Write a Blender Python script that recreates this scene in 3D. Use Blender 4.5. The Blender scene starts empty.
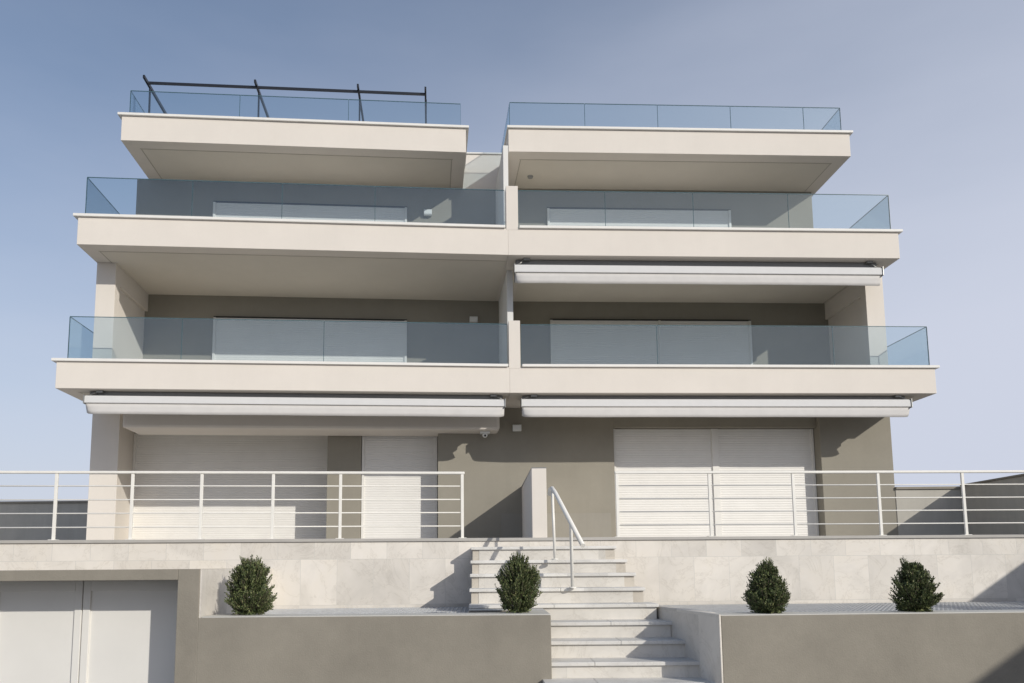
import bpy, bmesh, math, random
from mathutils import Vector, Matrix
PI = math.pi
scene = bpy.context.scene
C = scene.collection

# ------------------------------------------------------------------ camera
cd = bpy.data.cameras.new('camera')
cam = bpy.data.objects.new('camera', cd); C.objects.link(cam)
cd.sensor_width = 36.0
cd.lens = 737.0 * 36.0 / 1024.0
cd.shift_x = (512 - 486) / 1024.0
cd.shift_y = (484 - 341.5) / 1024.0
cd.clip_start = 0.1; cd.clip_end = 3000
pit, rol = 0.1116, 0.0079
cam.matrix_world = Matrix.Rotation(PI / 2 + pit, 4, 'X') @ Matrix.Rotation(-rol, 4, 'Z')
scene.camera = cam

# ------------------------------------------------------------------ sky, sun, exposure
SUN = Vector((0.9, -1.0, 0.58)).normalized()          # towards the sun
w = bpy.data.worlds.new("World"); scene.world = w; w.use_nodes = True
nt = w.node_tree; nt.nodes.clear()
wo = nt.nodes.new('ShaderNodeOutputWorld'); bg = nt.nodes.new('ShaderNodeBackground')
sky = nt.nodes.new('ShaderNodeTexSky'); sky.sky_type = 'NISHITA'; sky.sun_disc = False
sky.sun_elevation = math.asin(SUN.z)
sky.sun_rotation = math.atan2(SUN.x, SUN.y)
sky.altitude = 0; sky.air_density = 1.0; sky.dust_density = 2.2; sky.ozone_density = 1.6
# thin high haze: paler towards the horizon and towards the sun's side, faintly streaked
tc = nt.nodes.new('ShaderNodeTexCoord'); sx = nt.nodes.new('ShaderNodeSeparateXYZ'); nt.links.new(tc.outputs['Generated'], sx.inputs[0])
mp = nt.nodes.new('ShaderNodeMapping'); mp.inputs['Scale'].default_value = (1.2, 1.2, 4.0); nt.links.new(tc.outputs['Generated'], mp.inputs[0])
nz = nt.nodes.new('ShaderNodeTexNoise'); nz.inputs['Scale'].default_value = 1.6; nz.inputs['Detail'].default_value = 5; nt.links.new(mp.outputs[0], nz.inputs['Vector'])
def mth(op, a, b, c=0.0):
    n = nt.nodes.new('ShaderNodeMath'); n.operation = op
    for i, v in enumerate((a, b, c)):
        if isinstance(v, (int, float)): n.inputs[i].default_value = v
        else: nt.links.new(v, n.inputs[i])
    return n.outputs[0]
h1 = mth('MULTIPLY_ADD', sx.outputs[0], 0.48, 1.35)
h2 = mth('MULTIPLY_ADD', sx.outputs[2], -1.85, h1)
h3 = mth('MULTIPLY_ADD', nz.outputs['Fac'], 0.42, h2)
rp_ = nt.nodes.new('ShaderNodeMapRange'); rp_.interpolation_type = 'SMOOTHSTEP'
rp_.inputs['From Min'].default_value = -.15; rp_.inputs['From Max'].default_value = 1.45
rp_.inputs['To Min'].default_value = 0.0; rp_.inputs['To Max'].default_value = 0.97
nt.links.new(h3, rp_.inputs['Value'])
mxs = nt.nodes.new('ShaderNodeMix'); mxs.data_type = 'RGBA'
hs = nt.nodes.new('ShaderNodeHueSaturation'); hs.inputs['Saturation'].default_value = 1.15; nt.links.new(sky.outputs[0], hs.inputs['Color'])
nt.links.new(rp_.outputs[0], mxs.inputs[0]); nt.links.new(hs.outputs[0], mxs.inputs[6])
mxs.inputs[7].default_value = (5.2, 5.52, 6.5, 1)
nt.links.new(mxs.outputs[2], bg.inputs['Color'])
bg.inputs['Strength'].default_value = 0.12
nt.links.new(bg.outputs[0], wo.inputs[0])
sl = bpy.data.lights.new('sun', 'SUN'); sl.energy = 3.1; sl.angle = math.radians(0.55); sl.color = (1.0, 0.955, 0.865)
sun = bpy.data.objects.new('sun', sl); C.objects.link(sun)
sun.rotation_euler = SUN.to_track_quat('Z', 'Y').to_euler(); sun.location = (20, -20, 20)
scene.view_settings.view_transform = 'Standard'; scene.view_settings.look = 'None'
scene.view_settings.exposure = 0.0; scene.view_settings.gamma = 1.0
scene.view_settings.use_curve_mapping = False

# ------------------------------------------------------------------ materials
def newmat(name):
    m = bpy.data.materials.new(name); m.use_nodes = True
    nt = m.node_tree; b = nt.nodes['Principled BSDF']
    return m, nt, b
def N(nt, t, **kw):
    n = nt.nodes.new(t)
    for k, v in kw.items(): setattr(n, k, v)
    return n
def ramp(nt, fac, stops):
    r = N(nt, 'ShaderNodeValToRGB'); e = r.color_ramp.elements
    while len(e) < len(stops): e.new(0.5)
    for el, (p, c) in zip(e, stops): el.position = p; el.color = (*c, 1)
    nt.links.new(fac, r.inputs[0]); return r.outputs[0]
def mixc(nt, a, b, fac, mode='MIX'):
    m = N(nt, 'ShaderNodeMix', data_type='RGBA', blend_type=mode)
    for s, v in ((0, fac), (6, a), (7, b)):
        if hasattr(v, 'default_value') or hasattr(v, 'links'): nt.links.new(v, m.inputs[s])
        else: m.inputs[s].default_value = v if s == 0 else (*v, 1)
    return m.outputs[2]
def noise(nt, vec, scale, detail=5, rough=.6, dist=0):
    n = N(nt, 'ShaderNodeTexNoise'); n.inputs['Scale'].default_value = scale
    n.inputs['Detail'].default_value = detail; n.inputs['Roughness'].default_value = rough
    n.inputs['Distortion'].default_value = dist
    if vec is not None: nt.links.new(vec, n.inputs['Vector'])
    return n.outputs['Fac']
def bump(nt, b, h, strength, dist):
    bp = N(nt, 'ShaderNodeBump'); bp.inputs['Strength'].default_value = strength
    bp.inputs['Distance'].default_value = dist
    nt.links.new(h, bp.inputs['Height']); nt.links.new(bp.outputs[0], b.inputs['Normal'])

def stucco(name, col, var=.06, rough=.88, streak=.05, fine=140, bs=.25):
    m, nt, b = newmat(name)
    co = N(nt, 'ShaderNodeTexCoord').outputs['Object']
    n1 = noise(nt, co, .9, 8, .70)
    n2 = noise(nt, co, fine, 3, .6)
    mp = N(nt, 'ShaderNodeMapping'); mp.inputs['Scale'].default_value = (3.2, 3.2, .35); nt.links.new(co, mp.inputs[0])
    n3 = noise(nt, mp.outputs[0], 1.6, 5, .65)
    lo = tuple(c * (1 - var) for c in col); hi = tuple(min(.92, c * (1 + var * .7)) for c in col)
    c1 = ramp(nt, n1, [(.3, lo), (.7, hi)])
    dk = ramp(nt, n3, [(.35, (1 - streak,) * 3), (.62, (1, 1, 1))])
    c2 = mixc(nt, c1, dk, 1.0, 'MULTIPLY')
    g = ramp(nt, n2, [(.3, (.95, .95, .95)), (.7, (1.0, 1.0, 1.0))])
    nt.links.new(mixc(nt, c2, g, 1.0, 'MULTIPLY'), b.inputs['Base Color'])
    b.inputs['Roughness'].default_value = rough; b.inputs['Specular IOR Level'].default_value = .3
    bump(nt, b, n2, bs, .004)
    return m
CREAM = (.74, .685, .62)
M_cream = stucco('cream_render', CREAM, .035, streak=.012)
M_white = stucco('white_render', (.76, .75, .72), .03, streak=.03)
M_ceil = stucco('ceiling_paint', (.70, .65, .57), .04, streak=.0, bs=.12)
M_taupe = stucco('taupe_render', (.30, .277, .230), .08, streak=.02)
M_planter = stucco('grey_render', (.288, .262, .218), .17, streak=.03, fine=70, bs=.5)
M_bound = stucco('boundary_render', (.50, .475, .42), .10, streak=.08)
M_cap = stucco('coping_stone', (.80, .78, .74), .03, rough=.6, streak=.03, bs=.1)

def plain(name, col, rough=.5, metal=0, var=.04, scale=6, spec=.5):
    m, nt, b = newmat(name)
    co = N(nt, 'ShaderNodeTexCoord').outputs['Object']
    n = noise(nt, co, scale, 5)
    nt.links.new(ramp(nt, n, [(.3, tuple(c * (1 - var) for c in col)), (.7, tuple(min(1, c * (1 + var)) for c in col))]), b.inputs['Base Color'])
    b.inputs['Roughness'].default_value = rough; b.inputs['Metallic'].default_value = metal
    b.inputs['Specular IOR Level'].default_value = spec
    return m
M_rail = plain('cream_painted_metal', (.80, .775, .72), .4)
M_shut = plain('white_shutter_aluminium', (.75, .73, .695), .45, var=.03, scale=2.5)
M_guide = plain('shutter_guide', (.74, .72, .68), .4)
M_awn = plain('white_awning_metal', (.64, .635, .63), .65, var=.02, spec=.25)
M_valance = plain('awning_fabric', (.60, .58, .56), .9, var=.03)
M_gap_shadow = plain('awning_gap_shadow', (.22, .22, .22), .5)  # dark tone stands for the shadow between front bar and slab
M_bracket = plain('grey_bracket_metal', (.28, .28, .27), .4, .6)
M_dark = plain('dark_gap', (.03, .03, .028), .8)
M_black = plain('black_painted_steel', (.012, .014, .02), .35)
M_door = plain('white_painted_door', (.76, .74, .70), .42, var=.03, scale=1.5)
M_galv = plain('galvanised_steel', (.60, .61, .62), .45, .35, var=.12, scale=15)
M_edge = plain('glass_edge', (.05, .11, .13), .15, spec=.6)
M_ledge = stucco('ledge_stone', (.62, .60, .55), .06, rough=.7)
M_soil = plain('planter_soil', (.05, .042, .034), .95, var=.4, scale=30)
M_lampw = plain('white_lamp_plastic', (.75, .75, .73), .4)
M_lens = plain('dark_lens', (.02, .02, .025), .1)
M_asphalt = stucco('street_concrete', (.24, .23, .21), .2, fine=60, bs=.8)
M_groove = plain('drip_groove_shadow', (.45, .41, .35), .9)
M_floor = stucco('terrace_paving', (.58, .55, .50), .08, rough=.6, bs=.1)

ZOFF = (-2.35 - .105) % .56        # puts a course joint 0.105 m above eye level
def marble(name, tiles=True, base=(.72, .675, .615), tile_w=.46, row=.56):
    m, nt, b = newmat(name)
    co = N(nt, 'ShaderNodeTexCoord').outputs['Object']
    sp = N(nt, 'ShaderNodeSeparateXYZ'); nt.links.new(co, sp.inputs[0])
    ad = N(nt, 'ShaderNodeMath', operation='MULTIPLY_ADD'); ad.inputs[1].default_value = .5
    nt.links.new(sp.outputs[1], ad.inputs[0]); nt.links.new(sp.outputs[0], ad.inputs[2])
    cb = N(nt, 'ShaderNodeCombineXYZ'); nt.links.new(ad.outputs[0], cb.inputs[0]); zz = N(nt, 'ShaderNodeMath', operation='ADD'); zz.inputs[1].default_value = ZOFF; nt.links.new(sp.outputs[2], zz.inputs[0]); nt.links.new(zz.outputs[0], cb.inputs[1])
    # per-slab random tone
    br = N(nt, 'ShaderNodeTexBrick'); br.offset = .37; br.offset_frequency = 2; br.squash = 1.35; br.squash_frequency = 3
    nt.links.new(cb.outputs[0], br.inputs['Vector'])
    br.inputs['Scale'].default_value = 1.0; br.inputs['Brick Width'].default_value = tile_w
    br.inputs['Row Height'].default_value = row; br.inputs['Mortar Size'].default_value = .0022 if tiles else 0.0
    br.inputs['Mortar Smooth'].default_value = .2
    br.inputs['Color1'].default_value = (.0, .0, .0, 1); br.inputs['Color2'].default_value = (1, 1, 1, 1)
    br.inputs['Mortar'].default_value = (.35, .35, .35, 1)
    tone = ramp(nt, br.outputs['Color'], [(0, tuple(c * .90 for c in base)), (.5, base), (1, tuple(c * 1.07 for c in base))])
    # each slab shifts the veins
    off = N(nt, 'ShaderNodeVectorMath', operation='MULTIPLY_ADD'); off.inputs[1].default_value = (7, 3, 5)
    nt.links.new(br.outputs['Color'], off.inputs[0]); nt.links.new(co, off.inputs[2])
    v1 = noise(nt, off.outputs[0], 1.7, 9, .68, 1.6)
    veins = ramp(nt, v1, [(.40, (1, 1, 1)), (.482, (.98, .978, .97)), (.497, (.86, .85, .835)), (.512, (.98, .978, .97)), (.63, (1, 1, 1))])
    v2 = noise(nt, off.outputs[0], 1.1, 6, .6, .7)
    cloud = ramp(nt, v2, [(.33, (.83, .83, .83)), (.55, (1, 1, 1)), (.75, (1.0, .985, .955))])
    c = mixc(nt, tone, veins, 1.0, 'MULTIPLY'); c = mixc(nt, c, cloud, 1.0, 'MULTIPLY')
    c = mixc(nt, c, (.54, .52, .48), br.outputs['Fac']) if tiles else c
    nt.links.new(c, b.inputs['Base Color'])
    b.inputs['Roughness'].default_value = .5; b.inputs['Specular IOR Level'].default_value = .4
    n2 = noise(nt, co, 60, 3); bump(nt, b, n2, .06, .002)
    return m
M_marble = marble('marble_cladding')
M_tread = marble('marble_tread', False, (.71, .69, .655))
M_riser = marble('marble_riser', True, (.70, .665, .61), 1.25, 3.0)
M_riser_end = marble('beige_marble_riser', False, (.55, .50, .43))

def glassmat():
    m = bpy.data.materials.new('tinted_glass'); m.use_nodes = True
    nt = m.node_tree; nt.nodes.clear()
    o = N(nt, 'ShaderNodeOutputMaterial'); mx = N(nt, 'ShaderNodeMixShader')
    tr = N(nt, 'ShaderNodeBsdfTransparent'); tr.inputs[0].default_value = (.845, .895, .92, 1)
    gl = N(nt, 'ShaderNodeBsdfGlossy'); gl.inputs['Roughness'].default_value = .02
    gl.inputs['Color'].default_value = (.85, .95, 1, 1)
    lw = N(nt, 'ShaderNodeLayerWeight'); lw.inputs['Blend'].default_value = .5
    pw = N(nt, 'ShaderNodeMath', operation='POWER'); pw.inputs[1].default_value = 5; nt.links.new(lw.outputs['Facing'], pw.inputs[0])
    ma = N(nt, 'ShaderNodeMath', operation='MULTIPLY_ADD'); ma.inputs[1].default_value = .9; ma.inputs[2].default_value = .075; nt.links.new(pw.outputs[0], ma.inputs[0])
    nt.links.new(ma.outputs[0], mx.inputs[0]); nt.links.new(tr.outputs[0], mx.inputs[1])
    nt.links.new(gl.outputs[0], mx.inputs[2]); nt.links.new(mx.outputs[0], o.inputs[0])
    return m
M_glass = glassmat()

def leafmat():
    m, nt, b = newmat('shrub_leaf')
    g = N(nt, 'ShaderNodeNewGeometry')
    c = ramp(nt, g.outputs['Random Per Island'], [(0, (.035, .048, .02)), (.5, (.085, .112, .042)), (.85, (.165, .195, .075)), (1, (.26, .25, .12))])
    nt.links.new(c, b.inputs['Base Color']); b.inputs['Roughness'].default_value = .55
    b.inputs['Specular IOR Level'].default_value = .35
    return m
M_leaf = leafmat()
M_bark = plain('shrub_bark', (.09, .07, .05), .9, var=.3, scale=40)

# ------------------------------------------------------------------ frames and shape helpers
class Frame:
    def __init__(s, x, y, a): s.x, s.y, s.c, s.s = x, y, math.cos(a), math.sin(a)
    def __call__(s, u, v, z): return Vector((s.x + u * s.c - v * s.s, s.y + u * s.s + v * s.c, z))
L = Frame(.52, 15.3, .0774)      # left wing: u along the front, v into the building
R = Frame(.52, 15.3, .0395)      # right wing
T = Frame(0, 9.3, .0395)         # edge of the terrace
TL = Frame(0, 9.3, .0774)        # its left part, in line with the left wing
Wd = Frame(0, 0, 0)

def hexa(bm, p, mi=0):
    vs = [bm.verts.new(q) for q in p]
    for f in ((0, 3, 2, 1), (4, 5, 6, 7), (0, 1, 5, 4), (1, 2, 6, 5), (2, 3, 7, 6), (3, 0, 4, 7)):
        fc = bm.faces.new([vs[i] for i in f]); fc.material_index = mi
def box(bm, F, u0, u1, v0, v1, z0, z1, mi=0):
    hexa(bm, [F(u0, v0, z0), F(u1, v0, z0), F(u1, v1, z0), F(u0, v1, z0), F(u0, v0, z1), F(u1, v0, z1), F(u1, v1, z1), F(u0, v1, z1)], mi)
def prism(bm, pts, z0, z1, mi=0):
    a = [bm.verts.new((p[0], p[1], z0)) for p in pts]; b = [bm.verts.new((p[0], p[1], z1)) for p in pts]
    n = len(pts)
    bm.faces.new(a[::-1]).material_index = mi; bm.faces.new(b).material_index = mi
    for i in range(n): bm.faces.new([a[i], a[(i + 1) % n], b[(i + 1) % n], b[i]]).material_index = mi
def extrude_profile(bm, F, prof, u0, u1, mi=0, closed=True):
    a = [bm.verts.new(F(u0, v, z)) for v, z in prof]; b = [bm.verts.new(F(u1, v, z)) for v, z in prof]
    n = len(prof)
    for i in range(n if closed else n - 1): bm.faces.new([a[i], b[i], b[(i + 1) % n], a[(i + 1) % n]]).material_index = mi
    if closed: bm.faces.new(a[::-1]); bm.faces.new(b)
def tube(bm, pts, r, seg=10, mi=0, cap=True):
    rings = []
    pts = [Vector(p) for p in pts]
    for i, p in enumerate(pts):
        d = (pts[min(i + 1, len(pts) - 1)] - pts[max(i - 1, 0)]).normalized()
        up = Vector((0, 0, 1)) if abs(d.z) < .95 else Vector((0, 1, 0))
        x = d.cross(up).normalized(); y = d.cross(x).normalized()
        rings.append([bm.verts.new(p + (x * math.cos(t) + y * math.sin(t)) * r) for t in [2 * PI * k / seg for k in range(seg)]])
    for a, b in zip(rings, rings[1:]):
        for k in range(seg):
            f = bm.faces.new([a[k], a[(k + 1) % seg], b[(k + 1) % seg], b[k]]); f.smooth = True; f.material_index = mi
    if cap:
        bm.faces.new(rings[0][::-1]).material_index = mi; bm.faces.new(rings[-1]).material_index = mi
def beam(bm, p, q, w, h, mi=0):
    p, q = Vector(p), Vector(q); d = (q - p).normalized()
    up = Vector((0, 0, 1)) if abs(d.z) < .95 else Vector((0, 1, 0))
    x = d.cross(up).normalized() * w / 2; y = x.cross(d).normalized() * h / 2
    hexa(bm, [p - x - y, p + x - y, p + x + y, p - x + y, q - x - y, q + x - y, q + x + y, q - x + y], mi)

def origin(o):
    v = Vector((0, 0, 0))
    while o: v += o.location; o = o.parent
    return v
def obj(name, bm, mats, parent=None, bevel=0, label=None, loc=None):
    if not isinstance(mats, (list, tuple)): mats = [mats]
    bmesh.ops.recalc_face_normals(bm, faces=bm.faces)
    o = bpy.data.objects.new(name, None if bm is None else bpy.data.meshes.new(name))
    C.objects.link(o)
    if parent: o.parent = parent
    if loc is not None: o.location = loc
    off = origin(o)
    for v in bm.verts: v.co -= off
    bm.to_mesh(o.data); bm.free()
    for m in mats: o.data.materials.append(m)
    if bevel:
        b = o.modifiers.new('bevel', 'BEVEL'); b.width = bevel; b.segments = 2; b.limit_method = 'ANGLE'
    if label: o['label'] = label
    return o
def thing(name, label, cat, loc, group=None):
    o = bpy.data.objects.new(name, None); C.objects.link(o); o.location = loc
    o.empty_display_size = .2
    o['label'] = label; o['category'] = cat
    if group: o['group'] = group
    return o
def tag(o, label, cat, group=None):
    o['label'] = label; o['category'] = cat
    if group: o['group'] = group
    return o
def struct(name, bm, m, loc=None):
    o = obj(name, bm, m, loc=loc); o['kind'] = 'structure'; return o
B = bmesh.new

GZ, TZ = -2.35, .352              # street, terrace
# ------------------------------------------------------------------ ground
bm = B(); prism(bm, [(-600, -600), (600, -600), (600, 900), (-600, 900)], GZ - .3, GZ); struct('ground', bm, M_asphalt)
bm = B(); prism(bm, [TL(-13, .12, 0)[:], T(0, .12, 0)[:], T(10.87, .12, 0)[:], (10.89, 27, 0), (-22, 27, 0), (-22, 9, 0)], TZ - .06, TZ); struct('terrace', bm, M_floor)

# ------------------------------------------------------------------ building
bld = thing('apartment_building', 'cream and taupe apartment block with long cantilevered balconies behind blue glass balustrades', 'building', (.52, 18.5, TZ))
Z1c, Z1u, Z2c, Z2u = 4.27, 3.655, 7.355, 6.70
Z3c = {'L': 10.32, 'R': 10.365}; Z3u = {'L': 9.67, 'R': 9.73}
BACK = 11.0
def wall(name, F, *a, mat=M_taupe, bevel=.006, label=None):
    bm = B(); box(bm, F, *a); return obj(name, bm, mat, bld, bevel, label)

# ground storey
bm = B(); hexa(bm, [L(-9.37, 1.97, TZ), L(-8.76, 1.97, TZ), L(-8.90, 3.22, TZ), L(-9.37, 3.22, TZ), L(-9.37, 1.97, Z1u), L(-8.76, 1.97, Z1u), L(-8.90, 3.22, Z1u), L(-9.37, 3.22, Z1u)]); obj('pier', bm, M_cream, bld, .006)
wall('wall', L, -9.37, -8.761, 3.221, BACK, TZ, Z1u, mat=M_cream)
wall('wall', L, -8.76, -4.06, 3.225, BACK, TZ, Z1u)
wall('pier', L, -4.06, -3.28, 1.95, BACK, TZ, Z1u - .002)
wall('wall', L, -3.28, -1.5, 2.10, BACK, TZ, Z1u)
bm = B(); hexa(bm, [L(-1.5, 1.5, TZ), R(0, 1.5, TZ), R(0, BACK, TZ), L(-1.5, BACK, TZ), L(-1.5, 1.5, Z1u), R(0, 1.5, Z1u), R(0, BACK, Z1u), L(-1.5, BACK, Z1u)])
box(bm, R, 0.0, 2.515, 1.5, BACK, TZ, Z1u - .004)
obj('wall', bm, M_taupe, bld)
wall('wall', R, 2.515, 7.33, 1.74, BACK, TZ, Z1u)
wall('lintel', R, 2.515, 7.33, 1.5, 1.735, 3.20, Z1u)
wall('wall', R, 7.33, 9.03, 1.36, BACK, TZ, Z1u - .003)
bm = B(); box(bm, R, -.12, 2.4, 1.486, 1.498, TZ, 1.20); obj('low_panel', bm, stucco('low_panel_render', (.31, .29, .25), .05), bld)  # low panel, slightly paler than the taupe wall
# bulkhead beam over the two left shutters
bm = B(); box(bm, L, -8.33, -.12, 1.02, 1.94, 3.045, Z1u - .003); obj('beam', bm, M_cream, bld, .06)

def shutter(F, u0, u1, v, z0, z1, guides=(), pitch=.056, slot=True):
    """roller shutter: slatted curtain with guides"""
    bm = B(); n = int((z1 - z0) / pitch) + 1; prof = []
    for i in range(n):
        zb = z1 - (i + 1) * pitch; zt = z1 - i * pitch
        if zb < z0: zb = z0
        if zt - zb < .02: break
        h = zt - zb
        prof += [(v + .003, zt), (v + .000, zt - .006), (v - .0018, zt - h * .4), (v - .0018, zt - h * .6), (v + .000, zb + .008), (v + .003, zb + .004)]
    vs = [[bm.verts.new(F(u, a, z)) for a, z in prof] for u in (u0 + .03, u1 - .03)]
    for i in range(len(prof) - 1): bm.faces.new([vs[0][i], vs[1][i], vs[1][i + 1], vs[0][i + 1]])
    s = obj('roller_shutter', bm, M_shut, bld)
    for g0, g1 in [(u0, u0 + .06), (u1 - .06, u1)] + list(guides):
        bm = B(); box(bm, F, g0, g1, v - .035, v + .03, z0, z1); obj('guide_rail', bm, M_guide, s, .004)
    if slot: bm = B(); box(bm, F, u0, u1, v - .012, v + .04, z1 + .001, z1 + .035); obj('head_slot', bm, M_dark, s)
    return s
shutter(L, -8.885, -4.07, 3.15, TZ, 3.30)
shutter(L, -3.27, -1.51, 2.02, TZ, 3.20)
shutter(R, 2.53, 7.32, 1.68, TZ, 3.19, guides=[(4.87, 5.03)], slot=False)

# upper storeys
bm = B(); hexa(bm, [L(-8.97, 2.8, Z1u + .2), R(.1, 2.8, Z1u + .2), R(.1, BACK, Z1u + .2), L(-8.97, BACK, Z1u + .2), L(-8.97, 2.8, Z2u), R(.1, 2.8, Z2u), R(.1, BACK, Z2u), L(-8.97, BACK, Z2u)])
obj('wall', bm, M_taupe, bld)
wall('wall', R, .1, 8.81, 2.8, BACK, Z1u + .2, Z2u)
bm = B(); hexa(bm, [L(-8.96, 2.8, Z2u + .2), R(.1, 2.8, Z2u + .2), R(.1, BACK, Z2u + .2), L(-8.96, BACK, Z2u + .2), L(-8.96, 2.8, Z3u['L']), R(.1, 2.8, Z3u['L']), R(.1, BACK, Z3u['L']), L(-8.96, BACK, Z3u['L'])])
obj('wall', bm, M_taupe, bld)
wall('wall', R, .1, 8.22, 2.8, BACK, Z2u + .2, Z3u['R'])
# set-back rooftop wall seen in the gap between the roof slabs
wall('wall', R, -2.6, .3, 2.83, 7.0, Z3u['L'] + .0, 10.66, mat=M_cream)
bm = B(); box(bm, R, -2.63, .33, 2.79, 7.03, 10.662, 10.70); obj('coping', bm, M_cap, bld, .005)
shutter(L, -6.98, -2.26, 2.77, 4.0, 6.13)
shutter(R, 1.25, 6.41, 2.77, 4.0, 6.20, guides=[(4.02, 4.07)])
shutter(L, -7.08, -2.27, 2.77, 7.05, 9.10)
shutter(R, 1.225, 6.02, 2.77, 7.05, 9.17)

# side walls of the first floor loggias: front column, beam above, recessed panel behind
def sidewall(F, uo, ui, sgn, zt):
    bm = B()
    box(bm, F, min(uo, ui), max(uo, ui), .92, 1.16, Z1u + .2, zt)
    box(bm, F, min(uo, ui), max(uo, ui), 1.16, 2.8, 6.26, zt)
    ir = ui - sgn * .07
    box(bm, F, min(uo, ir), max(uo, ir), 1.16, 2.8, Z1u + .2, 6.26)
    obj('side_wall', bm, M_cream, bld, .005)
sidewall(L, -8.97, -8.563, 1, Z2u - .003)
sidewall(R, 8.81, 8.386, -1, Z2u - .003)

# party partitions between the balconies
for z0, z1 in ((Z1u + .25, Z2u - .002), (Z2u + .25, Z3u['L'] + .04)):
    bm = B(); box(bm, L, .0 if z0 > 5 else .055, .115 if z0 > 5 else .19, .82, 2.79, z0, z1); obj('partition_wall', bm, M_white, bld, .004)

# balconies: slab + parapet fascia, coping, glass
def glass_run(F, parent, a, b, axis, fixed, z0, z1, joints, flip=False):
    """panes along u (axis 0, v = fixed) or along v (axis 1, u = fixed)"""
    cuts = [a] + list(joints) + [b]
    for p, q in zip(cuts, cuts[1:]):
        g = .006
        bm = B()
        A = (p + g, q - g, fixed, fixed + .012) if axis == 0 else (fixed, fixed + .012, p + g, q - g)
        box(bm, F, *A, z0, z1 - .012)
        pane = obj('glass_pane', bm, M_glass, parent)
        bm = B()
        box(bm, F, A[0], A[1], A[2], A[3], z1 - .0115, z1 + .003)
        if axis == 0:
            box(bm, F, p + .0005, p + g - .0005, fixed, fixed + .012, z0, z1 - .012)
            box(bm, F, q - g + .0005, q - .0005, fixed, fixed + .012, z0, z1 - .012)
        else:
            box(bm, F, fixed, fixed + .012, p + .0005, p + g - .0005, z0, z1 - .012)
            box(bm, F, fixed, fixed + .012, q - g + .0005, q - .0005, z0, z1 - .012)
        obj('glass_edge', bm, M_edge, parent)

def balcony(F, u0, u1, v0, vb, zu, zc, zfloor, gtop, joints, gu0, gu1, sides, cu0, cu1, capside, label):
    e = .13
    bm = B()
    extrude_profile(bm, F, [(v0, zu), (v0, zc - .06), (v0 + .22, zc - .06), (v0 + .22, zfloor), (vb, zfloor), (vb, zu)], u0, u1)
    for s in sides:
        if s < 0: box(bm, F, u0 + .002, u0 + .2, v0 + .221, vb, zfloor - .001, zc - .062)
        else: box(bm, F, u1 - .2, u1 - .002, v0 + .221, vb, zfloor - .001, zc - .062)
    if F is L: prism(bm, [L(0, v0 + .001, 0)[:], L(0, vb, 0)[:], R(-.001, vb, 0)[:]], zu, zfloor)
    slab = obj('balcony', bm, M_cream, bld, .006, label)
    bm = B()
    box(bm, F, cu0, cu1, v0 - .05, v0 + .27, zc - .058, zc)
    for s in sides:
        if s < 0: box(bm, F, u0 - .05, u0 + .25, v0 + .271, vb, zc - .058, zc - .001)
        else: box(bm, F, u1 - .25, u1 + .05, v0 + .271, vb, zc - .058, zc - .001)
    obj('coping', bm, M_cap, slab, .006)
    glass_run(F, slab, gu0, gu1, 0, v0 + .12, zc, gtop, joints)
    for s in sides:
        ug = gu0 if s < 0 else gu1 - .012
        glass_run(F, slab, v0 + .135, capside, 1, ug, zc, gtop, [])
    # soffit: smooth painted ceiling field with a drip groove near the edge
    bm = B(); box(bm, F, u0 + .34, u1 - (.34 if 1 in sides else .02), v0 + .34, vb - .01, zu - .004, zu + .01); obj('soffit', bm, M_ceil, slab)
    bm = B()
    a, b_ = u0 + .30, u1 - (.30 if 1 in sides else .02)
    box(bm, F, a, b_, v0 + .315, v0 + .338, zu - .003, zu + .01)
    for s in sides:
        uu = u0 + .315 if s < 0 else u1 - .338
        box(bm, F, uu, uu + .022, v0 + .339, vb, zu - .0035, zu + .01)
    obj('drip_groove', bm, M_groove, slab)
    return slab
balcony(L, -9.246, .0, 0, 3.2, Z1u, Z1c, 4.0, 5.20, (-6.837, -3.921), -9.10, -.03, (-1,), -9.33, -.03, 1.95, 'longest left balcony, first floor')
balcony(R, .001, 9.275, 0, 3.2, Z1u, Z1c, 4.0, 5.19, (3.222, 7.117), .26, 9.25, (1,), .27, 9.355, 2.8, 'longest right balcony, first floor')
balcony(L, -8.986, .0, 0, 3.2, Z2u, Z2c, 7.05, 8.24, (-6.732, -4.855, -2.877), -8.91, -.05, (-1,), -9.07, -.06, 2.8, 'left balcony, second floor')
balcony(R, .001, 8.68, 0, 3.2, Z2u, Z2c, 7.05, 8.24, (2.166, 4.135, 6.283), .24, 8.60, (1,), .25, 8.76, 2.8, 'right balcony, second floor')
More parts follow.
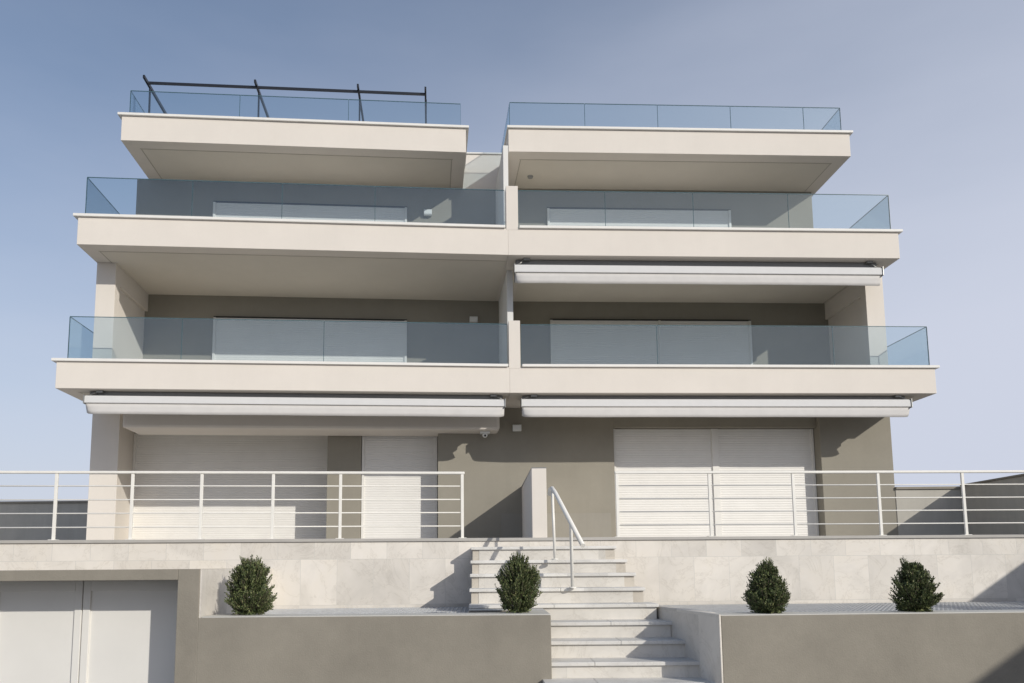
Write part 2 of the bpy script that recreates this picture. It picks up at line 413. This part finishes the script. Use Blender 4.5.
def roofslab(F, key, u0, u1, gl0, gl1, gtop, joints):
    zu, zc = Z3u[key], Z3c[key]; v0 = 1.1
    def lf(u, v, z):        # left edge: square to this wing, or in line with the party wall
        if key == 'L': return F(u, v, z)
        p0, p1 = L(u + .04, 1.1, z), L(u + .04, BACK, z); t = (v - 1.1) / (BACK - 1.1)
        return p0 + (p1 - p0) * t
    def quad(bm, ul, ur, va, vb, z0, z1):
        hexa(bm, [lf(ul, va, z0), F(ur, va, z0), F(ur, vb, z0), lf(ul, vb, z0), lf(ul, va, z1), F(ur, va, z1), F(ur, vb, z1), lf(ul, vb, z1)])
    bm = B(); quad(bm, u0, u1, v0, BACK, zu, zc - .06)
    slab = obj('roof_slab', bm, M_cream, bld, .006)
    bm = B(); quad(bm, u0 - (.08 if key == 'L' else .03), u1 + .07, v0 - .05, BACK + .05, zc - .058, zc); obj('coping', bm, M_cap, slab, .006)
    glass_run(F, slab, gl0, gl1, 0, v0 + .12, zc, gtop, joints)
    if key == 'L':
        glass_run(F, slab, v0 + .135, v0 + 4.6, 1, gl0, zc, gtop, [v0 + 2.3])
    else:
        glass_run(F, slab, v0 + .135, v0 + 4.6, 1, gl1 - .012, zc, gtop, [v0 + 2.3])
        glass_run(L, slab, v0 + .16, v0 + 4.6, 1, gl0 + .045, zc, gtop, [v0 + 2.3])
    bm = B(); quad(bm, u0 + .34, u1 - .34, v0 + .34, 2.79, zu - .004, zu + .01); obj('soffit', bm, M_ceil, slab)
    bm = B(); quad(bm, u0 + .30, u1 - .30, v0 + .315, v0 + .338, zu - .003, zu + .01)
    box(bm, F, u1 - .338, u1 - .316, v0 + .339, 2.79, zu - .0035, zu + .01)
    hexa(bm, [lf(u0 + .315, v0 + .339, zu - .0035), lf(u0 + .337, v0 + .339, zu - .0035), lf(u0 + .337, 2.79, zu - .0035), lf(u0 + .315, 2.79, zu - .0035), lf(u0 + .315, v0 + .339, zu + .01), lf(u0 + .337, v0 + .339, zu + .01), lf(u0 + .337, 2.79, zu + .01), lf(u0 + .315, 2.79, zu + .01)])
    obj('drip_groove', bm, M_groove, slab)
roofslab(L, 'L', -8.68, -.846, -8.57, -.96, 10.965, (-6.1, -3.6))
roofslab(R, 'R', .12, 8.36, .16, 8.24, 11.05, (1.969, 3.737, 5.519, 7.316))
# posts standing between the two glass fronts
for ua, ub, zb, zt in ((-.01, .235, Z1c - .09, 5.235), (-.035, .225, Z2c - .09, 8.275)):
    bm = B(); box(bm, R, ua, ub, -.004, .3, zb, zt); obj('divider_post', bm, M_cream, bld, .006)

# ------------------------------------------------------------------ awnings
def awning(F, u0, u1, zt, zm, zb, label, ztop):
    t = thing('awning', label, 'awning', F((u0 + u1) / 2, .3, zb), 'retracted awnings under the balconies')
    bm = B(); prof = [(.08, zm + .016), (.078, zm + .03), (.082, zt - .03), (.11, zt), (.20, zt - .01), (.22, zm + .03), (.19, zm + .012)]
    extrude_profile(bm, F, prof, u0, u1); obj('front_bar', bm, M_awn, t, .003)
    # fabric valance with a soft wave, curling in at its ends
    bm = B(); n = 160; rows = []
    for i in range(n + 1):
        s = i / n; u = u0 + .01 + (u1 - u0 - .02) * s; d = min(u - u0, u1 - u)
        wv = .003 * math.sin(u * 4.1) + .002 * math.sin(u * 9.7 + 1)
        curl = .10 * math.exp(-d / .09)
        zz = zb + .05 * math.exp(-d / .05) + .0015 * math.sin(u * 2.3)
        rows.append([bm.verts.new(F(u, .115 + wv * k + curl * k, zm + .004 - (zm + .004 - zz) * k)) for k in (0, .33, .66, 1)])
    for a, b in zip(rows, rows[1:]):
        for k in range(3): f = bm.faces.new([a[k], b[k], b[k + 1], a[k + 1]]); f.smooth = True
    o = obj('valance', bm, M_valance, t); bm = B(); box(bm, F, u0 + .03, u1 - .03, .235, .70, zm + .02, ztop - .012); obj('sun_block_housing', bm, M_gap_shadow, t); so = o.modifiers.new('solid', 'SOLIDIFY'); so.thickness = .004  # housing: underside shadow in its colour, made deep to block sun between awnings
    for sg, ue in ((1, u0), (-1, u1)):
        bm = B()
        uu = ue + sg * .25
        box(bm, F, uu - .05, uu + .08, .13, .232, ztop - .05, ztop - .0045)
        obj('bracket', bm, M_bracket, t)
        bm = B(); box(bm, F, min(ue, ue - sg * .018), max(ue, ue - sg * .018), .06, .23, zm - .005, zt + .01); obj('end_cap', bm, M_bracket, t, .003)
        bm = B(); tube(bm, [F(ue + sg * .02, .17, zt + .0), F(ue + sg * .12, .17, zt + .05), F(ue + sg * .2, .18, ztop - .03)], .016, 8); obj('crank', bm, M_bracket, t)
awning(L, -8.70, -.10, 3.535, 3.365, 3.155, 'long white retracted awning over the two left ground floor shutters', Z1u)
awning(R, .26, 8.74, 3.545, 3.365, 3.155, 'white retracted awning above the wide ground floor shutter right of the stairs', Z1u)
awning(R, .15, 8.31, 6.53, 6.34, 6.115, 'white retracted awning beneath the upper right balcony', Z2u)

# ------------------------------------------------------------------ lamps, camera
def wall_lamp(F, u, z, v, label, wd=.2, h=.145):
    t = thing('wall_lamp', label, 'lamp', F(u, v, z), 'boxy wall lamps')
    bm = B(); box(bm, F, u - wd / 2 + .02, u + wd / 2 - .02, v - .02, v - .001, z - h / 2 + .015, z + h / 2 - .015); obj('back_plate', bm, M_bracket, t)
    bm = B(); extrude_profile(bm, F, [(v - .021, z - h / 2), (v - .10, z - h / 2), (v - .12, z - h / 2 + .02), (v - .12, z + h / 2 - .02), (v - .10, z + h / 2), (v - .021, z + h / 2)], u - wd / 2, u + wd / 2); obj('lamp_housing', bm, M_lampw, t, .006)
    bm = B(); box(bm, F, u - wd / 2 + .02, u + wd / 2 - .02, v - .095, v - .03, z - h / 2 - .006, z - h / 2 - .0005); obj('diffuser', bm, plain('lamp_diffuser', (.7, .7, .66), .2), t)
wall_lamp(R, .26, 3.17, 1.49, 'small white box lamp on the taupe wall between the two ground floor awnings')
wall_lamp(L, -.59, 6.18, 2.79, 'small white box lamp on the wall above the first floor glass, left of the divider')
wall_lamp(L, -1.74, 8.97, 2.79, 'small white box lamp on the wall seen through the second floor left glass')
t = thing('security_camera', 'small white dome security camera under the right end of the cream beam', 'camera', L(-.44, 1.25, 2.97))
bm = B(); box(bm, L, -.55, -.33, 1.17, 1.34, 3.0, 3.044); obj('base', bm, M_lampw, t, .01)
bm = B(); bmesh.ops.create_uvsphere(bm, u_segments=16, v_segments=10, radius=.062, matrix=Matrix.Translation(L(-.44, 1.25, 2.97)))
for f in bm.faces: f.smooth = True
obj('dome', bm, M_lampw, t)
bm = B(); bmesh.ops.create_uvsphere(bm, u_segments=12, v_segments=8, radius=.025, matrix=Matrix.Translation(L(-.44, 1.20, 2.95)))
obj('lens', bm, M_lens, t)
t = thing('ceiling_lamp', 'small round lamp on the soffit of the right roof slab', 'lamp', R(.74, 2.2, 9.7))
bm = B(); bmesh.ops.create_cone(bm, cap_ends=True, segments=20, radius1=.06, radius2=.075, depth=.04, matrix=Matrix.Translation(R(.74, 2.2, 9.706))); obj('lamp_ring', bm, plain('grey_lamp', (.3, .3, .29), .4), t)

# ------------------------------------------------------------------ pergola frame on the left roof
pg = thing('pergola_frame', 'black steel pergola frame on the left roof terrace', 'pergola', L(-5, 2.5, Z3c['L']))
ZP = 11.52
for u in (-8.40, -5.84, -3.42, -1.80):
    bm = B(); beam(bm, L(u, 1.5, ZP), L(u + .02, 5.2, ZP - .03), .045, .075); obj('rafter', bm, M_black, pg)
    bm = B(); beam(bm, L(u + .015, 1.86, ZP - .06), L(u + .01, 1.90, Z3c['L']), .035, .035); obj('post', bm, M_black, pg)
    bm = B(); beam(bm, L(u, 5.1, ZP - .09), L(u, 5.1, Z3c['L']), .07, .07); obj('post', bm, M_black, pg)
bm = B(); beam(bm, L(-8.36, 1.66, ZP - .055), L(-1.80, 1.66, ZP - .055), .04, .055); obj('cross_beam', bm, M_black, pg)
bm = B(); beam(bm, L(-8.4, 5.25, ZP - .07), L(-1.8, 5.25, ZP - .07), .07, .09); obj('cross_beam', bm, M_black, pg)

# ------------------------------------------------------------------ marble retaining wall
rw = thing('retaining_wall', 'pale veined marble retaining wall under the terrace', 'wall', T(0, .2, GZ))
bm = B()
for z, va, vb in ((TZ - .035, 0, .12), (TZ - .062, .121, .5)):
    prism(bm, [TL(-13, va, 0)[:], T(0, va, 0)[:], T(9.45, va, 0)[:], T(9.45, vb, 0)[:], T(0, vb, 0)[:], TL(-13, vb, 0)[:]], GZ, z)
obj('marble_cladding', bm, M_marble, rw)
bm = B(); prism(bm, [TL(-13, -.022, 0)[:], T(0, -.022, 0)[:], T(9.45, -.022, 0)[:], T(9.45, .118, 0)[:], T(0, .118, 0)[:], TL(-13, .118, 0)[:]], TZ - .033, TZ + .006); obj('coping', bm, plain('grey_coping', (.42, .40, .37), .6), rw, .004)

# ------------------------------------------------------------------ terrace railings
def railing(F, u0, u1, posts, ends, label):
    t = thing('metal_railing', label, 'railing', F((u0 + u1) / 2, .06, TZ), 'cream metal railings on the terrace edge')
    bm = B(); box(bm, F, u0, u1, .03, .075, 1.172, 1.205); obj('top_rail', bm, M_rail, t, .008)
    for z in (1.02, .85, .683, .513):
        bm = B(); tube(bm, [F(u0 + .02, .053, z), F(u1 - .02, .053, z)], .008, 8); obj('bar', bm, M_rail, t)
    for u in posts:
        e = u in ends
        bm = B(); box(bm, F, u - .018, u + .018, .035 if e else .04, .072 if e else .066, TZ, 1.171)
        box(bm, F, u - .05, u + .05, .015, .10, TZ + .0065, TZ + .014)
        obj('post', bm, M_rail, t, .003)
railing(TL, -8.0, -.27, (-7.95, -7.06, -6.16, -5.26, -4.36, -3.53, -2.66, -1.83, -.30), (-.30,), 'long cream metal railing left of the stairs')
railing(T, 1.66, 9.4, (1.685, 2.89, 3.99, 5.12, 6.25, 7.38, 8.5, 9.36), (1.685,), 'cream metal railing right of the stairs')

# ------------------------------------------------------------------ low dividing wall on the terrace
bm = B()
P = [(.605, 9.7), (.80, 9.7), (1.0, 16.8), (.82, 16.8)]
hexa(bm, [(P[0][0], 9.7, TZ), (P[1][0], 9.7, TZ), (1.0, 16.85, TZ), (.82, 16.85, TZ), (P[0][0], 9.7, 1.29), (P[1][0], 9.7, 1.29), (1.0, 16.85, 1.80), (.82, 16.85, 1.80)])
dw = thing('dividing_wall', 'narrow cream dividing wall end standing at the top of the stairs', 'wall', (.8, 13, TZ))
obj('wall_body', bm, M_cream, dw, .005)
bm = B(); beam(bm, (.715, 9.85, 1.315), (.905, 16.8, 1.81), .20, .018); obj('coping', bm, M_bracket, dw)

# ------------------------------------------------------------------ staircase
st = thing('staircase', 'wide marble staircase climbing between the planters to the terrace', 'stairs', (.8, 8, GZ))
zk = [.352, .238, .072, -.082, -.238, -.398, -.558, -.715, -.875, -1.02] + [-1.02 - .16 * i for i in range(1, 9)]
xr = [1.68, 1.576, 1.648, 1.685, 1.72, 1.79, 1.858, 1.915, 1.97, 2.02] + [2.02 + .05 * i for i in range(1, 9)]
rr = random.Random(3)
for k in range(1, 17):
    D = 9.3 - .3 * k
    if D < 4.6: break
    x0 = -.19 if k <= 5 else .50
    x1 = xr[k]; zt = zk[k]; zb = zk[k + 1] if k < 17 else GZ
    th = .036
    last = 9.27 if k <= 5 else 7.83
    bm = B()
    cuts = [x0, x0 + (x1 - x0) * rr.uniform(.3, .7), x1] if k > 2 else [x0, x1]
    for a, b in zip(cuts, cuts[1:]): box(bm, Wd, a + (.001 if a != x0 else 0), b - (.001 if b != x1 else 0), D - .03, min(D + .33, last + .02), zt - th, zt)
    s = obj('tread', bm, M_tread, st, .006)
    bm = B(); e0 = x0 + .10 if k <= 5 else x0 + .02; e1 = x1 - .03
    box(bm, Wd, e0, e1 - .1, D, last, zb - .15 if k < 16 else GZ, zt - th - .001)
    obj('riser', bm, M_riser, st)
    bm = B(); box(bm, Wd, e1 - .099, e1 + .012, D + .004, last, zb - .15, zt - th - .002)
    obj('riser_end', bm, M_riser_end if k < 5 else M_riser, st)
    if k <= 5:
        bm = B(); box(bm, Wd, x0 + .02, x0 + .099, D + .004, last, zb - .15 if k < 5 else GZ, zt - th - .002)
        obj('riser_end', bm, M_riser_end, st)

hr = thing('handrail', 'sloping cream tubular handrail on two posts in the middle of the stairs', 'handrail', (.85, 8.3, zk[2]))
rp = [(.755, 8.72, .845), (.758, 8.66, .90), (.774, 8.58, .905), (.795, 8.46, .845), (.985, 7.55, .205)]
bm = B(); tube(bm, rp, .025, 14); obj('rail', bm, M_rail, hr)
bm = B(); tube(bm, [(.79, 8.56, zk[2]), (.775, 8.58, .89)], .016, 12); tube(bm, [(.79, 8.56, zk[2]), (.79, 8.56, zk[2] + .012)], .04, 14); obj('post', bm, M_rail, hr)
zr = .845 + (.205 - .845) * (8.46 - 8.03) / (8.46 - 7.55)
bm = B(); tube(bm, [(.925, 8.03, zk[4]), (.92, 8.03, zr - .09), (.90, 8.03, zr - .04), (.888, 8.03, zr)], .018, 12); tube(bm, [(.925, 8.03, zk[4]), (.925, 8.03, zk[4] + .012)], .04, 14); obj('post', bm, M_rail, hr)

# ------------------------------------------------------------------ planters, gratings, garage
PZ = -.437; PR = -.430; PG = -.49
pl = thing('planter_wall', 'grey rendered planter wall left of the stairs', 'planter', (-1, 6.95, GZ), 'grey planter walls')
bm = B()
box(bm, Wd, -2.65, .585, 6.85, 7.14, GZ, PZ - .011)
box(bm, Wd, .375, .585, 7.141, 7.78, GZ, PZ - .011)
box(bm, Wd, -.185, .374, 7.60, 7.78, GZ, PZ - .011)
obj('rendered_wall', bm, M_planter, pl, .006)
bm = B(); prism(bm, [(-2.62, 6.853), (.582, 6.853), (.582, 7.778), (-.183, 7.778), (-.183, 7.602), (.377, 7.602), (.377, 7.138), (-2.62, 7.138)], PZ - .010, PZ); obj('ledge', bm, M_ledge, pl, .002)
bm = B(); box(bm, Wd, -2.62, -.186, 7.142, 9.2, GZ, PG - .10); box(bm, Wd, -.185, .374, 7.142, 7.598, GZ, PZ - .02); obj('soil', bm, M_soil, pl)
pr_ = thing('planter_wall', 'grey rendered planter wall right of the stairs with a chamfered marble side', 'planter', (5, 6.95, GZ), 'grey planter walls')
RP = [(2.019, 6.45), (9.45, 6.75), (9.45, 7.04), (2.019, 6.742)]
bm = B(); prism(bm, RP, GZ, PR - .011); obj('rendered_wall', bm, M_planter, pr_, .006)
bm = B(); prism(bm, [(x, y + (.003 if y < 6.8 and x < 3 or y < 6.8 else -.002)) for x, y in RP], PR - .010, PR); obj('ledge', bm, M_ledge, pr_, .002)
bm = B(); prism(bm, [(2.0, 6.447), (2.018, 6.449), (2.018, 6.744), (2.065, 6.746), (1.89, 7.86), (1.80, 9.29), (1.70, 9.29), (1.795, 7.85)], GZ, PR + .004); obj('side_wall', bm, marble('side_marble_bounce', False, (.76, .71, .64)), pr_, .006)  # marble base lightened to stand for light bounced off the steps
bm = B(); prism(bm, [(2.066, 6.75), (9.44, 7.045), (9.44, 9.65), (1.80, 9.34), (1.89, 7.86)], GZ, PG - .10); obj('soil', bm, M_soil, pr_)

def grating(label, pts_f, u0, u1, v0, v1, skew=0.0):
    """pressed steel grating: bearing bars front to back, thin cross bars; skew lets its left end follow a slanted wall"""
    t = thing('floor_grating', label, 'grating', pts_f((u0 + u1) / 2, (v0 + v1) / 2, PG - .03), 'steel floor gratings')
    bm = B(); n = int((u1 - u0) / .05)
    for i in range(n + 1):
        u = u0 + (u1 - u0) * i / n
        va = max(v0, v0 + (v1 - v0) * (1 - (u - u0) / skew)) if skew else v0
        if v1 - va > .02: box(bm, pts_f, u - .006, u + .006, va, v1, PG - .032, PG - .002)
    obj('bearing_bars', bm, M_galv, t)
    bm = B(); m = int((v1 - v0) / .075)
    for j in range(m + 1):
        v = v0 + (v1 - v0) * j / m
        box(bm, pts_f, u0 + skew * (1 - (v - v0) / (v1 - v0)), u1, v - .008, v + .008, PG - .03, PG - .0035)
    obj('cross_bars', bm, M_galv, t)
    bm = B(); box(bm, pts_f, u0 + skew, u1 + .01, v0 - .02, v0 - .006, PG - .04, PG + .001)
    obj('frame', bm, M_galv, t)
GP = Frame(0, 6.85, 0); GR = Frame(2.02, 6.45, .0404)
grating('steel grating behind the left planter wall', GP, -2.60, -.20, .50, 2.36)
grating('steel grating behind the right planter wall', GR, -.10, 7.3, .42, 2.83, .16)
# stone margin strip between wall and grating
bm = B(); box(bm, GP, -2.62, -.188, .302, .47, PG - .03, PG - .003); m_ = obj('margin_strip', bm, M_marble, pl)
bm = B(); box(bm, GR, .13, 7.32, .305, .39, PG - .03, PG - .003); obj('margin_strip', bm, M_marble, pr_)

gs = thing('garage', 'grey rendered garage front with white panelled doors', 'garage', (-4.5, 7, GZ))
bm = B()
box(bm, Wd, -2.849, -2.647, 6.85, 9.15, GZ, 0)
box(bm, Wd, -7.6, -2.85, 6.85, 7.40, -.10, 0)
box(bm, Wd, -7.6, -2.85, 7.401, 9.1, -.10, -.002)
box(bm, Wd, -7.8, -7.601, 6.85, 9.1, GZ, 0)
obj('surround', bm, M_planter, gs, .005)
bm = B(); box(bm, Wd, -2.646, -2.630, 6.86, 9.17, PZ - .03, -.003); obj('marble_side', bm, M_marble, gs)
def leaf(x0, x1, handle):
    y = 7.36
    bm = B(); f = .072
    box(bm, Wd, x0, x0 + f, y, y + .05, GZ + .01, -.103); box(bm, Wd, x1 - f, x1, y, y + .05, GZ + .01, -.103)
    box(bm, Wd, x0 + f, x1 - f, y, y + .05, -.21, -.103); box(bm, Wd, x0 + f, x1 - f, y, y + .05, GZ + .01, GZ + .16)
    o = obj('garage_door', bm, M_door, gs, .005)
    bm = B(); box(bm, Wd, x0 + f - .01, x1 - f + .01, y + .022, y + .045, GZ + .12, -.20); obj('door_panel', bm, M_door, o)
    if handle:
        hx = x1 - .04 if handle > 0 else x0 + .04
        bm = B(); beam(bm, (hx, y - .04, -1.2), (hx, y - .04, -1.35), .02, .02); beam(bm, (hx, y, -1.22), (hx, y - .04, -1.22), .015, .015); obj('handle', bm, M_bracket, o)
leaf(-3.99, -2.852, 0); leaf(-4.90, -4.0, 0); leaf(-5.9, -4.91, 0); leaf(-6.75, -5.91, 0); leaf(-7.59, -6.76, 0)
bm = B(); box(bm, Wd, -7.6, -2.85, 7.42, 7.45, GZ, -.101); obj('backing', bm, M_dark, gs)

# ------------------------------------------------------------------ boundary walls
t = thing('boundary_wall', 'tall greyish boundary wall running past the right side of the terrace', 'wall', (11, 10, GZ))
bm = B(); box(bm, Wd, 11.0, 11.25, 11.8, 17.2, GZ, 1.76); box(bm, Wd, 9.5, 11.25, 11.55, 11.799, GZ, 1.74); box(bm, Wd, 9.5, 9.75, 4.0, 11.549, GZ, 1.66); box(bm, Wd, 9.5, 9.75, -3, 3.999, GZ, 2.38); obj('long_wall', bm, M_bound, t, .006)  # unseen near sections stepped in and raised to throw shadow on marble and planter
bm = B(); box(bm, Wd, 9.49, 10.998, 17.0, 17.2, TZ - .06, 1.70); obj('cross_wall', bm, M_bound, t, .006)
bm = B(); box(bm, Wd, 9.49, 11.3, 16.96, 17.24, 1.702, 1.76); box(bm, Wd, 10.96, 11.29, 11.52, 16.958, 1.761, 1.80); obj('coping', bm, M_planter, t, .004)
t = thing('boundary_wall', 'shaded grey boundary wall beyond the left corner of the building', 'wall', (-15, 24.1, TZ))
bm = B(); box(bm, Wd, -22, -9.0, 24.0, 24.2, TZ - .06, 2.17); obj('wall_body', bm, M_bound, t, .006)
bm = B(); box(bm, Wd, -22, -9.0, 23.95, 24.25, 2.171, 2.24); obj('coping', bm, M_planter, t)

# ------------------------------------------------------------------ shrubs
def shrub(x, y, z, h, wd, seed, label, tufts=(), peak=.95, full=1.55):
    rnd = random.Random(seed)
    t = thing('shrub', label, 'shrub', (x, y, z), 'clipped evergreen shrubs in the planters')
    def rad(s):          # s 0..1 up the shrub
        if s < .32: return .5 * wd * (.70 + .30 * math.sin(s / .32 * PI / 2))
        q = (s - .32) / .68
        return .5 * wd * max(0.0, 1 - q ** full) ** .75
    lob = [(rnd.uniform(0, 2 * PI), rnd.uniform(.15, .9), rnd.uniform(-.26, .16)) for _ in range(14)]
    tips = []
    # leaders: upright branchlets that end at different distances; the twigs gather round them in clumps
    lead = []
    for i in range(120):
        ls = rnd.random() ** .85 * peak
        lead.append((ls, rnd.uniform(0, 2 * PI), rnd.uniform(.80, 1.10) if ls > .2 else rnd.uniform(.85, 1.0), rnd.uniform(.0, .05)))
    for i in range(780):
        ls, lt_, lk, lu = lead[i % len(lead)]
        s = min(peak, max(0.0, ls + rnd.gauss(0, .028))); th = lt_ + rnd.gauss(0, .13)
        k = lk
        for lt, lz, la in lob:
            dth = (th - lt + PI) % (2 * PI) - PI
            k += la * .6 * math.exp(-(dth / .5) ** 2 - ((s - lz) / .16) ** 2)
        r = rad(s) * k * rnd.uniform(.86, 1.03)
        tips.append((Vector((r * math.cos(th), r * math.sin(th), s * h + lu * rnd.random() * (.4 + ls))), 1))
    for (tx, tz, n) in tufts:
        for _ in range(n): tips.append((Vector((tx * wd + rnd.gauss(0, .009), rnd.uniform(-.05, .05), tz * h + rnd.uniform(-.05, .0))), 1.0))
    bm = B(); st_ = B()
    for tip, k in tips:
        base = Vector((tip.x * .35, tip.y * .35, max(.02, tip.z - rnd.uniform(.10, .17) - .3 * (tip.xy.length))))
        d = tip - base; ln = d.length
        if ln < .02: continue
        dn = d.normalized()
        nl = 28
        for j in range(nl):
            f = 1 - (j / nl) * min(1, .15 / ln)
            p = base + d * f
            a = rnd.uniform(0, 2 * PI)
            side = dn.cross(Vector((math.cos(a), math.sin(a), .3))).normalized()
            ld = (side * rnd.uniform(.4, .9) + dn * rnd.uniform(.5, 1.1) + Vector((0, 0, .35))).normalized()
            l = rnd.uniform(.009, .019) * (1.25 if tip.z < .9 * h else 1); wv = ld.cross(Vector((rnd.uniform(-1, 1), rnd.uniform(-1, 1), rnd.uniform(-1, 1)))).normalized() * l * .23
            q = [p, p + ld * l * .5 + wv, p + ld * l, p + ld * l * .5 - wv]
            if min(v.z for v in q) < .0: continue
            bm.faces.new([bm.verts.new(v + Vector((x, y, z))) for v in q])
        if rnd.random() < .35:
            tube(st_, [base + Vector((x, y, z)), tip * .97 + base * .03 + Vector((x, y, z))], .002, 4)
    tube(st_, [(x, y, z - .01), (x + .01, y, z + h * .35), (x, y, z + h * .7)], .012, 6)
    # inner foliage, kept well inside the outline
    for _ in range(3000):
        s = rnd.uniform(.01, .9); r = rad(s) * math.sqrt(rnd.random()) * .66; th = rnd.uniform(0, 2 * PI)
        p = Vector((x + r * math.cos(th), y + r * math.sin(th), z + s * h))
        a = Vector((rnd.gauss(0, 1), rnd.gauss(0, 1), rnd.gauss(0, 1))).normalized(); b = a.cross(Vector((rnd.gauss(0, 1), rnd.gauss(0, 1), rnd.gauss(0, 1)))).normalized()
        l = .02
        bm.faces.new([bm.verts.new(v) for v in (p, p + a * l + b * l * .4, p + a * 2 * l, p + a * l - b * l * .4)])
    obj('foliage', bm, M_leaf, t); obj('stem', st_, M_bark, t)
SZ = PZ - .002
shrub(-2.265, 7.13, SZ, .535, .49, 11, 'leftmost evergreen shrub, beside the garage, two pointed tufts on top', [(-.17, 1.04, 8), (-.13, .98, 10), (.18, 1.02, 8), (.2, .97, 12), (-.44, .52, 10), (.02, 1.0, 8), (.33, .86, 9)], full=2.3)
shrub(.30, 7.13, SZ, .545, .45, 23, 'rounded evergreen shrub in front of the stairs', [(.2, .99, 12), (-.1, .98, 8), (.0, .97, 8)], peak=.98, full=2.2)
shrub(2.505, 6.66, PR - .005, .455, .405, 37, 'pointed evergreen shrub just right of the stairs', [(-.02, 1.05, 10), (-.14, 1.0, 8), (.1, .97, 12), (.05, 1.02, 5), (-.3, .8, 7), (.36, .62, 8)], peak=.95, full=1.5)
shrub(3.86, 6.73, PR - .005, .465, .40, 51, 'rightmost evergreen shrub with two tufts, tallest tuft left', [(-.2, 1.07, 9), (-.17, 1.0, 14), (.12, .98, 10), (.38, .72, 8)], peak=.88)
